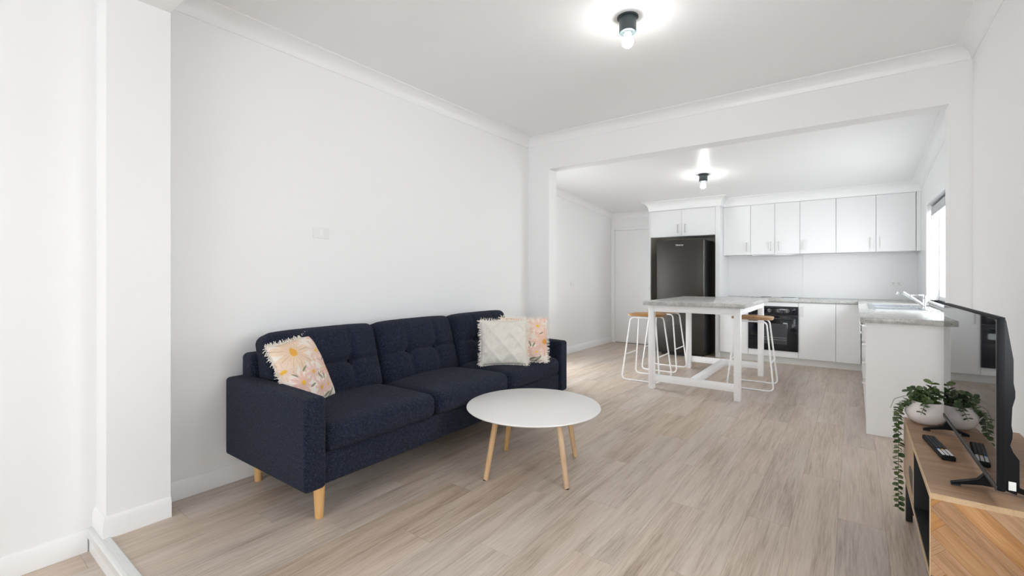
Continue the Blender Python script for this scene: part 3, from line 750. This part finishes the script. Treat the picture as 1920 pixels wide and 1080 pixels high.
for i in range(3):
    y0 = AW+i*cw+.004; y1 = AW+(i+1)*cw-.004
    hw = (y1-y0)/2
    def bfn(p, u, i=i):
        q = p.copy()
        f = 1 if u.x > 0 else .25
        puff = .038*max(0, (1-u.y**4))*max(0, (1-u.z**4))
        seam = 0
        zz = u.z+.05
        for sy in (-.36, .36):
            seam += .020*math.exp(-((u.y-sy)/.05)**2)*math.exp(-(zz/.75)**2)      # vertical creases
            seam += .030*math.exp(-((u.y-sy)/.10)**2-(zz/.14)**2)                 # buttons
        seam += .022*math.exp(-(zz/.06)**2)*(1-min(1, abs(u.y))**6)               # horizontal crease
        q.x += (puff-seam)*f if u.x > 0 else -puff*.25
        q.z += .012*(1-u.y**4) if u.z > .6 else 0
        return q
    b = cushion(.085, hw, .225, .05, 34, bfn)
    ob = part('back_cushion', b, 'boucle', t, 80); ob.location = (-.648, (y0+y1)/2, .655); ob.rotation_euler = (0, math.radians(-17), 0)
    for sy in (-.36, .36):
        part('button', B().lathe([(.001, .006), (.008, .005), (.010, 0), (.009, -.004)], 12), 'boucle', ob).matrix_local = Matrix.Translation((.085, sy*hw, -.012)) @ Matrix.Rotation(R90, 4, 'Y')
for (x, y) in ((-.10, .13), (-.10, SL-.13), (-.78, .15), (-.78, SL-.15)):
    part('leg', B().lathe([(.019, 0), (.0205, .003), (.030, SB+.003)], 18, (x, y, 0)), 'sofaleg', t)

# ------------------------------------------------------------------ scatter cushions
def pillow_mesh(w, h, th, n=30, relief=None, seed=0):
    rnd = random.Random(seed); bm = bmesh.new(); g = {}
    for side in (1, -1):
        for i in range(n+1):
            for j in range(n+1):
                u, v = -1+2*i/n, -1+2*j/n
                k = max(0, (1-abs(u)**2.6))*max(0, (1-abs(v)**2.6)); t_ = th/2*k**.55
                px = u*w/2*(1-.045*(1-v*v)*(abs(u)**3)); pz = h/2+v*h/2*(1-.05*(1-u*u)*(abs(v)**3))
                wr = .006*math.sin(7*u+5*v+seed)*k+.004*math.sin(13*v-4*u+seed*2)*k
                y = side*(t_+wr*.8)
                if relief and side < 0: y -= relief(u, v)*min(1, k*6)
                edge = i in (0, n) or j in (0, n)
                if edge and (i, j) in g: g[(side, i, j)] = g[(i, j)]; continue
                vt = bm.verts.new((px, y if not edge else 0, pz))
                if edge: g[(i, j)] = vt
                g[(side, i, j)] = vt
    for side in (1, -1):
        for i in range(n):
            for j in range(n): bm.faces.new((g[(side, i, j)], g[(side, i+1, j)], g[(side, i+1, j+1)], g[(side, i, j+1)]))
    b = B(); b.bm.free(); b.bm = bm; return b
def fringe_mesh(w, h, seed, per=80, lo=.012, hi=.032):
    rnd = random.Random(seed); b = B()
    for e in range(4):
        for k in range(per):
            u = -1+2*(k+rnd.random())/per; L = rnd.uniform(lo, hi); a = rnd.uniform(-.6, .6); dy = rnd.uniform(-.4, .4)
            q = 1-.045*(1-u*u)
            if e == 0: p = Vector((u*w/2, 0, h/2-h/2*q)); d = Vector((a, dy, -.4))
            elif e == 1: p = Vector((u*w/2, 0, h/2+h/2*q)); d = Vector((a, dy, 1))
            elif e == 2: p = Vector((-w/2*q, 0, h/2+u*h/2)); d = Vector((-1, dy, a))
            else: p = Vector((w/2*q, 0, h/2+u*h/2)); d = Vector((1, dy, a))
            d.normalize(); 
            if e == 0: L *= .35
            mid = p+d*L*.55+Vector((0, 0, -.003)); end = p+d*L+Vector((rnd.uniform(-.004, .004), 0, -.010*rnd.random()))
            b.tube([p-d*.006, mid, end], .0026, 4, r1=.0016)
    return b
def scatter(name, label, loc, phi, lean, w, h, th, mat, seed, roll=0, relief=None, per=80):
    p = math.radians(phi); l_ = math.radians(lean)
    wv = Vector((-math.sin(p), math.cos(p), 0)); nv = Vector((math.cos(p), math.sin(p), 0))
    up = Vector((0, 0, math.cos(l_)))-nv*math.sin(l_); back = up.cross(wv)   # back = local +y (away from viewer)
    r = thing(name, label, 'cushion', group='scatter cushions on the sofa')
    m = Matrix(((wv.x, back.x, up.x, loc[0]), (wv.y, back.y, up.y, loc[1]), (wv.z, back.z, up.z, loc[2]), (0, 0, 0, 1)))
    r.matrix_world = m @ Matrix.Rotation(math.radians(roll), 4, 'Y')
    part('cover', pillow_mesh(w, h, th, 40 if relief else 26, relief, seed), mat, r, 80)
    f = part('fringe', fringe_mesh(w, h, seed, per), 'fringe', r, 80); f['kind'] = 'stuff'
    return r
def diamonds(u, v):
    x, y = u*2.1, v*2.1
    r = 0
    for q in (x+y*.8, x-y*.8):
        d = abs((q+10) % 1.5-.75); r += math.exp(-(d/.09)**2)
    cx, cy = ((x+y*.8+10.75) % 1.5)-.75, ((x-y*.8+10.75) % 1.5)-.75
    r += .9*math.exp(-((cx*cx+cy*cy)/.02))
    r += .25*math.sin(u*70)*math.sin(v*70)
    return .009*min(r, 1.2)
scatter('scatter_cushion', 'floral print cushion leaning by the left sofa arm', (-2.485, 1.452, .472), 24, 23, .385, .41, .12, 'floral', 1, roll=-5)
scatter('scatter_cushion', 'cream tufted cushion with diamond relief at the right of the sofa', (-2.262, 2.925, .498), -48, 11, .385, .365, .12, 'cream', 2, relief=diamonds, roll=0)
scatter('scatter_cushion', 'floral print cushion half hidden behind the cream one', (-2.215, 3.135, .498), -48, 8, .40, .37, .10, 'floral', 3, roll=1)

# ------------------------------------------------------------------ coffee table
t = thing('coffee_table', 'round white coffee table on four splayed oak legs', 'table', (-1.638, 2.42, 0), 0)
part('top', B().lathe([(.386, .378), (.416, .389), (.423, .395), (.421, .400), (.415, .402)], 72), simple('white_table_lacquer', (.80, .795, .775), .35, var=.006), t, 30)
for a in (68, 158, 248, 338):
    c, s = math.cos(math.radians(a)), math.sin(math.radians(a))
    lgp = part('leg', B().tube([(c*.345, s*.345, .0005), (c*.342, s*.342, .006), (c*.265, s*.265, .378)], .0135, 14, r1=.0185), 'oak', t)
    part('foot_pad', B().tube([(c*.345, s*.345, 0), (c*.345, s*.345, .003)], .0128, 12), 'rubber', lgp)
part('mount', B().box(-.21, .21, -.02, .02, .362, .3778, .003).box(-.02, .02, -.21, .21, .3625, .3775, .003), 'white_metal', t)

# ------------------------------------------------------------------ tv cabinet
cx0, cx1, cy0, cy1, cz0, cz1 = .20, .605, 2.05, 3.07, .215, .5
t = W(thing('tv_cabinet', 'low walnut television cabinet with open black shelves and herringbone end', 'cabinet'))
e = .018
part('top', B().box(cx0+.003, cx1, cy0+.003, cy1, cz1-e, cz1, .0008, 1), 'tvwood', t)
part('edge_strip', B().box(cx0, cx0+.0029, cy0, cy1, cz1-e, cz1), 'edge', t, label='pale edge banding')
part('edge_strip', B().box(cx0+.003, cx1, cy0, cy0+.0029, cz1-e, cz1), 'edge', t, label='pale edge banding')
part('bottom', B().box(cx0+.003, cx1, cy0+.001, cy1, cz0, cz0+e), 'black_metal', t)
part('edge_strip', B().box(cx0, cx0+.0029, cy0, cy1, cz0, cz0+.012), 'edge', t)
part('back', B().box(cx1-.008, cx1, cy0+e, cy1-e, cz0+e, cz1-e), 'black_metal', t)
part('end_panel', B().box(cx0+.003, cx1, cy1-e, cy1, cz0+e, cz1-e), 'tvwood_v', t)
ep = part('end_panel', B().box(cx0+.003, cx1, cy0+.0015, cy0+.010, cz0+e, cz1-e), 'tvwood_v', t)
part('end_lining', B().box(cx0+.003, cx1-.009, cy0+.0105, cy0+e+.002, cz0+e, cz1-e), 'black_metal', t)
part('edge_strip', B().box(cx0, cx0+.0029, cy0, cy0+.007, cz0+.0121, cz1-e-.0001), 'edge', t)
def clip(poly, x0, x1, y0, y1):
    for ax, lim, sg in ((0, x0, 1), (0, x1, -1), (1, y0, 1), (1, y1, -1)):
        out = []
        for i, p in enumerate(poly):
            q = poly[(i+1) % len(poly)]; a = (p[ax]-lim)*sg; c = (q[ax]-lim)*sg
            if a >= 0: out.append(p)
            if a*c < 0:
                k = a/(a-c); out.append((p[0]+(q[0]-p[0])*k, p[1]+(q[1]-p[1])*k))
        poly = out
        if not poly: return []
    return poly
Wd, Nn = .058, 6; hb = 0
ca = math.cos(math.radians(45)); sa = math.sin(math.radians(45))
ox, oz = -.006, .49
for kk in range(-26, 27):
    for mm in range(-4, 5):
        for typ in (0, 1):
            if typ == 0: x0, y0, x1, y1 = kk+2*Nn*mm, kk, kk+2*Nn*mm+Nn, kk+1
            else: x0, y0, x1, y1 = kk+Nn+2*Nn*mm, kk-Nn+1, kk+Nn+2*Nn*mm+1, kk+1
            g = .006
            q = [(x0+g, y0+g), (x1-g, y0+g), (x1-g, y1-g), (x0+g, y1-g)]
            q = [(ox+(u*ca-v*sa)*Wd, oz+(u*sa+v*ca)*Wd) for u, v in q]
            q = clip(q, cx0+.003, cx1, cz0+.012, cz1-e)
            if len(q) < 3: continue
            cxm = sum(p[0] for p in q)/len(q); czm = sum(p[1] for p in q)/len(q)
            if max(p[0] for p in q)-min(p[0] for p in q) < .006: continue
            rot = Matrix.Rotation(math.radians(-45 if typ == 0 else 45), 4, 'Y')   # local x = grain direction
            inv = rot.inverted()
            pts = [inv @ Vector((p[0]-cxm, 0, p[1]-czm)) for p in q]
            b = B(); b.prism(list(range(len(pts))), lambda i: pts[i]+Vector((0, 0, 0)), lambda i: pts[i]+Vector((0, .0028, 0)))
            o = part('veneer_strip', b, 'herring', ep); o.matrix_local = Matrix.Translation((cxm, cy0, czm)) @ rot
dy = 2.60
part('divider', B().box(cx0+.003, cx1-.0085, dy-.008, dy+.008, cz0+e, cz1-e), 'black_metal', t)
part('edge_strip', B().box(cx0, cx0+.0029, dy-.008, dy-.003, cz0+.0121, cz1-e-.0001), 'edge', t)
part('shelf', B().box(cx0+.034, cx1-.0085, cy0+e+.003, dy-.0085, .392, .402), 'black_metal', t)
part('edge_strip', B().box(cx0+.031, cx0+.0339, cy0+e+.003, dy-.0085, .390, .404), 'edge', t)
# far door with a half-round black pull
def door_poly():
    pts = [(dy, cz0+e), (cy1-.004, cz0+e), (cy1-.004, cz1-e-.002), (dy, cz1-e-.002)]
    zc_, r = .325, .20
    n = 16; arc = [(dy+r*math.cos(a), zc_+.052*math.sin(a)) for a in [math.pi/2-math.pi*i/n for i in range(n+1)]]
    return pts[:1]+pts[1:3]+pts[3:]+arc
dp = door_poly()
o = part('door', B().prism(dp, lambda q: Vector((cx0+.001, q[0], q[1])), lambda q: Vector((cx0+.016, q[0], q[1]))), 'tvwood_v', t)
pa = [(dy+.0005+.199*math.cos(a), .325+.0515*math.sin(a)) for a in [math.pi/2-math.pi*i/16 for i in range(17)]]
part('pull', B().prism(pa, lambda q: Vector((cx0+.0018, q[0], q[1])), lambda q: Vector((cx0+.0155, q[0], q[1]))), 'black_metal', o, label='black half-round pull')
for (x, y) in ((cx0+.018, cy1-.06), (cx0+.018, cy0+.06), (cx1-.03, cy1-.06), (cx1-.03, cy0+.06)):
    part('leg', B().box(x-.013, x+.013, y-.013, y+.013, 0, cz0-.0005, .002), 'black_metal', t)
for y in (cy1-.06, cy0+.06): part('leg_brace', B().box(cx0+.0315, cx1-.0435, y-.009, y+.009, .035, .055), 'black_metal', t)

# ------------------------------------------------------------------ television
TVR = math.radians(.85)
t = thing('television', 'flat black television with glossy screen on the walnut cabinet', 'television', (.348, 2.462, cz1), TVR)
tl, tb, tt = .458, .064, .594      # half length, bottom, top above the cabinet
part('bezel', B().box(-.006, .012, -tl, tl, tb, tt, .003), 'black_plastic', t)
part('screen', B().box(-.0075, -.0061, -tl+.008, tl-.008, tb+.016, tt-.008), 'screen', t)
part('bottom_trim', B().box(-.010, -.0061, -tl, tl, tb, tb+.0155, .001), 'grey_plastic', t)
prof = [(.0121, tt-.004), (.016, tt-.012), (.033, tt-.13), (.033, tt-.20), (.037, tt-.225), (.037, tt-.245), (.030, tt-.275), (.028, tt-.33), (.031, tt-.35), (.030, tt-.37), (.025, tt-.39), (.032, tt-.41), (.047, tt-.435), (.047, tb+.01), (.040, tb-.01), (.0121, tb+.002)]
b = B(); b.prism(prof, lambda q: Vector((q[0], -tl+.012+max(0, (q[0]-.0121))*.5, q[1])), lambda q: Vector((q[0], tl-.012-max(0, (q[0]-.0121))*.5, q[1])))
part('back_shell', b, 'black_plastic', t, 30)
part('rating_label', B().box(.020, .036, -tl+.0105, -tl+.0118, tb+.006, tb+.032), 'white_plastic', t, label='small white sticker')
for y in (-.28, .405):
    fp = [(-.085, .004), (-.085, .008), (-.020, .034), (.006, .068), (.045, .068), (.065, .034), (.125, .008), (.125, .004), (.055, .018), (-.010, .018)]
    f = part('foot', B().prism(fp, lambda q: Vector((q[0], y-.010, q[1])), lambda q: Vector((q[0], y+.010, q[1]))), 'black_plastic', t)
    part('foot_pad', B().box(-.085, -.06, y-.009, y+.009, 0, .0045), 'rubber', f); part('foot_pad', B().box(.10, .125, y-.009, y+.009, 0, .0045), 'rubber', f)

# ------------------------------------------------------------------ remote control
d = Vector((.295-.262, 2.443-2.716, 0)); ra = math.atan2(d.y, d.x)
t = thing('remote_control', 'slim black remote control with white number keys beside the television', 'remote', (.2775, 2.578, cz1), ra)
part('case', rbox(-.14, .14, -.0215, .0215, .0005, .019, .006, 6), 'black_plastic', t, 60)
for i in range(9):
    for j in range(3):
        part('key', B().box(-.125+i*.0185, -.113+i*.0185, -.015+j*.0115, -.007+j*.0115, .0188, .0208, .0008, 1), 'grey_plastic', t)
for i in range(4):
    for j in range(3):
        part('key', B().box(.065+i*.0165, .078+i*.0165, -.0175+j*.0125, -.008+j*.0125, .0188, .0212, .001, 1), 'white_btn', t)
for j, m_ in enumerate(('blue_btn', 'yellow_btn', 'white_btn')): part('key', B().box(.052, .061, -.0165+j*.012, -.008+j*.012, .0188, .021, .001, 1), m_, t)

# ------------------------------------------------------------------ potted plant
px, py = .283, 3.005
PC = (px, py, cz1)
t = thing('potted_plant', 'trailing green plant in a round white ceramic pot on the cabinet', 'plant', PC)
pot = [(.030, .0), (.052, .003), (.072, .02), (.083, .045), (.082, .062), (.073, .085), (.060, .105), (.056, .107), (.053, .104), (.066, .082), (.072, .06), (.070, .045), (.05, .02)]
part('pot', B().lathe(pot, 40), 'pot', t, 50)
part('soil', B().lathe([(.058, .088), (.03, .094), (.001, .096)], 20, cap=True), 'soil', t)
def leaf_mesh():
    bm = bmesh.new(); n = 10
    c = bm.verts.new((.5, 0, -.06)); rim = []
    for i in range(n):
        a = 2*math.pi*i/n; x = .5-.5*math.cos(a); y = .40*math.sin(a)*(1-.12*math.cos(a))
        rim.append(bm.verts.new((x, y, .10*abs(math.sin(a))-.10*(x-.5)**2)))
    for i in range(n): bm.faces.new((c, rim[i], rim[(i+1) % n]))
    r = bmesh.ops.extrude_face_region(bm, geom=bm.faces[:])
    bmesh.ops.translate(bm, verts=[v for v in r['geom'] if isinstance(v, bmesh.types.BMVert)], vec=(0, 0, .03))
    b = B(); b.bm.free(); b.bm = bm; me = b.mesh('leaf'); me.materials.append(M['leaf']); return me
LM = leaf_mesh(); rl = random.Random(11); NL = [0]
def leaf(p, d, size):
    if NL[0] >= 296: return
    NL[0] += 1
    o = bpy.data.objects.new('leaf', LM); COL.objects.link(o); o.parent = t
    d = d.normalized(); y = Vector((0, 0, 1)).cross(d)
    if y.length < .05: y = Vector((0, 1, 0))
    y.normalize(); z = d.cross(y)
    m = Matrix(((d.x, y.x, z.x, p.x), (d.y, y.y, z.y, p.y), (d.z, y.z, z.z, p.z), (0, 0, 0, 1)))
    o.matrix_local = m @ Matrix.Rotation(rl.uniform(-.7, .7), 4, 'X') @ Matrix.Diagonal((size, size, size, 1))
def spray(pts, s0, s1, step=.012, pair=True):
    pts = fillet([Vector(p) for p in pts], .03, 4)
    part('stem', B().tube(pts, .0017, 5, r1=.0010), 'stem', t)
    L = 0; total = sum((b_-a_).length for a_, b_ in zip(pts[:-1], pts[1:])); acc = 0; k = 0
    for a_, b_ in zip(pts[:-1], pts[1:]):
        seg = (b_-a_); sl = seg.length
        while acc <= L+sl:
            p = a_+seg*((acc-L)/sl); dr = seg.normalized()
            ang = k*1.57+rl.uniform(-.4, .4)
            s1v = dr.orthogonal().normalized(); s2v = dr.cross(s1v)
            for sg in ((1, -1) if pair else (1,)):
                dd = (s1v*math.cos(ang)+s2v*math.sin(ang))*sg+dr*.35
                sz = s0+(s1-s0)*acc/total
                leaf(p, dd, sz*rl.uniform(.8, 1.2))
            acc += step; k += 1
        L += sl
# crown of round leaves
for q in range(13):
    a = rl.uniform(0, 6.28); r_ = rl.uniform(.01, .05)
    x, y = r_*math.cos(a), r_*math.sin(a)
    h_ = rl.uniform(.03, .065)
    spray([(x*.5, y*.5, .092), (x*1.1, y*1.1, .10+h_*.6), (x*1.5, y*1.5, .10+h_)], .024, .030, .017)
spray([(0, .01, .092), (.01, .02, .15), (.025, .03, .205)], .024, .033, .020)
spray([(-.02, -.02, .092), (-.045, -.035, .14), (-.075, -.055, .158)], .022, .030, .020)
spray([(.02, .0, .092), (.05, .01, .14), (.083, .02, .12), (.09, .02, .08)], .018, .022, .018)
spray([(.0, -.04, .095), (-.01, -.075, .115), (-.02, -.095, .09), (-.03, -.1, .06)], .018, .020, .018)
# long trailing strands falling over the front edge
spray([(-.02, -.01, .095), (-.06, -.02, .115), (-.104, -.025, .07), (-.109, -.022, -.02), (-.106, -.018, -.12), (-.108, -.02, -.24), (-.106, -.016, -.435)], .026, .024, .0135)
spray([(-.02, .01, .095), (-.06, .01, .11), (-.105, .015, .06), (-.112, .02, -.02), (-.115, .02, -.10)], .024, .019, .016)
spray([(-.02, -.03, .095), (-.07, -.05, .11), (-.11, -.06, .065), (-.118, -.06, .01)], .024, .018, .016)
spray([(-.02, .0, .095), (-.07, .03, .12), (-.12, .05, .09), (-.135, .05, .04)], .024, .018, .016)


# ------------------------------------------------------------------ ceiling lights
def lamp(loc_, label, tilt=0):
    r = thing('ceiling_light', label, 'light', loc_, group='batten-holder ceiling lights')
    r.rotation_euler = (tilt, 0, 0)
    part('rose', B().lathe([(.062, -.0005), (.062, -.006), (.052, -.010)], 28), 'fixture', r)
    part('cup', B().lathe([(.050, -.0101), (.050, -.088), (.047, -.092), (.024, -.0925), (.023, -.080)], 28), 'fixture', r)
    part('socket', B().lathe([(.0225, -.075), (.0225, -.103), (.014, -.104)], 20), 'white_plastic', r)
    part('bulb', B().lathe([(.013, -.1045), (.016, -.112), (.029, -.130), (.0335, -.148), (.029, -.166), (.016, -.178), (.001, -.181)], 24), 'bulb', r, 80)
lamp((-1.078, 2.592, CZ), 'dark ceiling light with a bare lit bulb in the living room')
lamp((-1.536, 6.12, kc(6.12)), 'dark ceiling light with a bare lit bulb in the kitchen', math.atan(-.085))
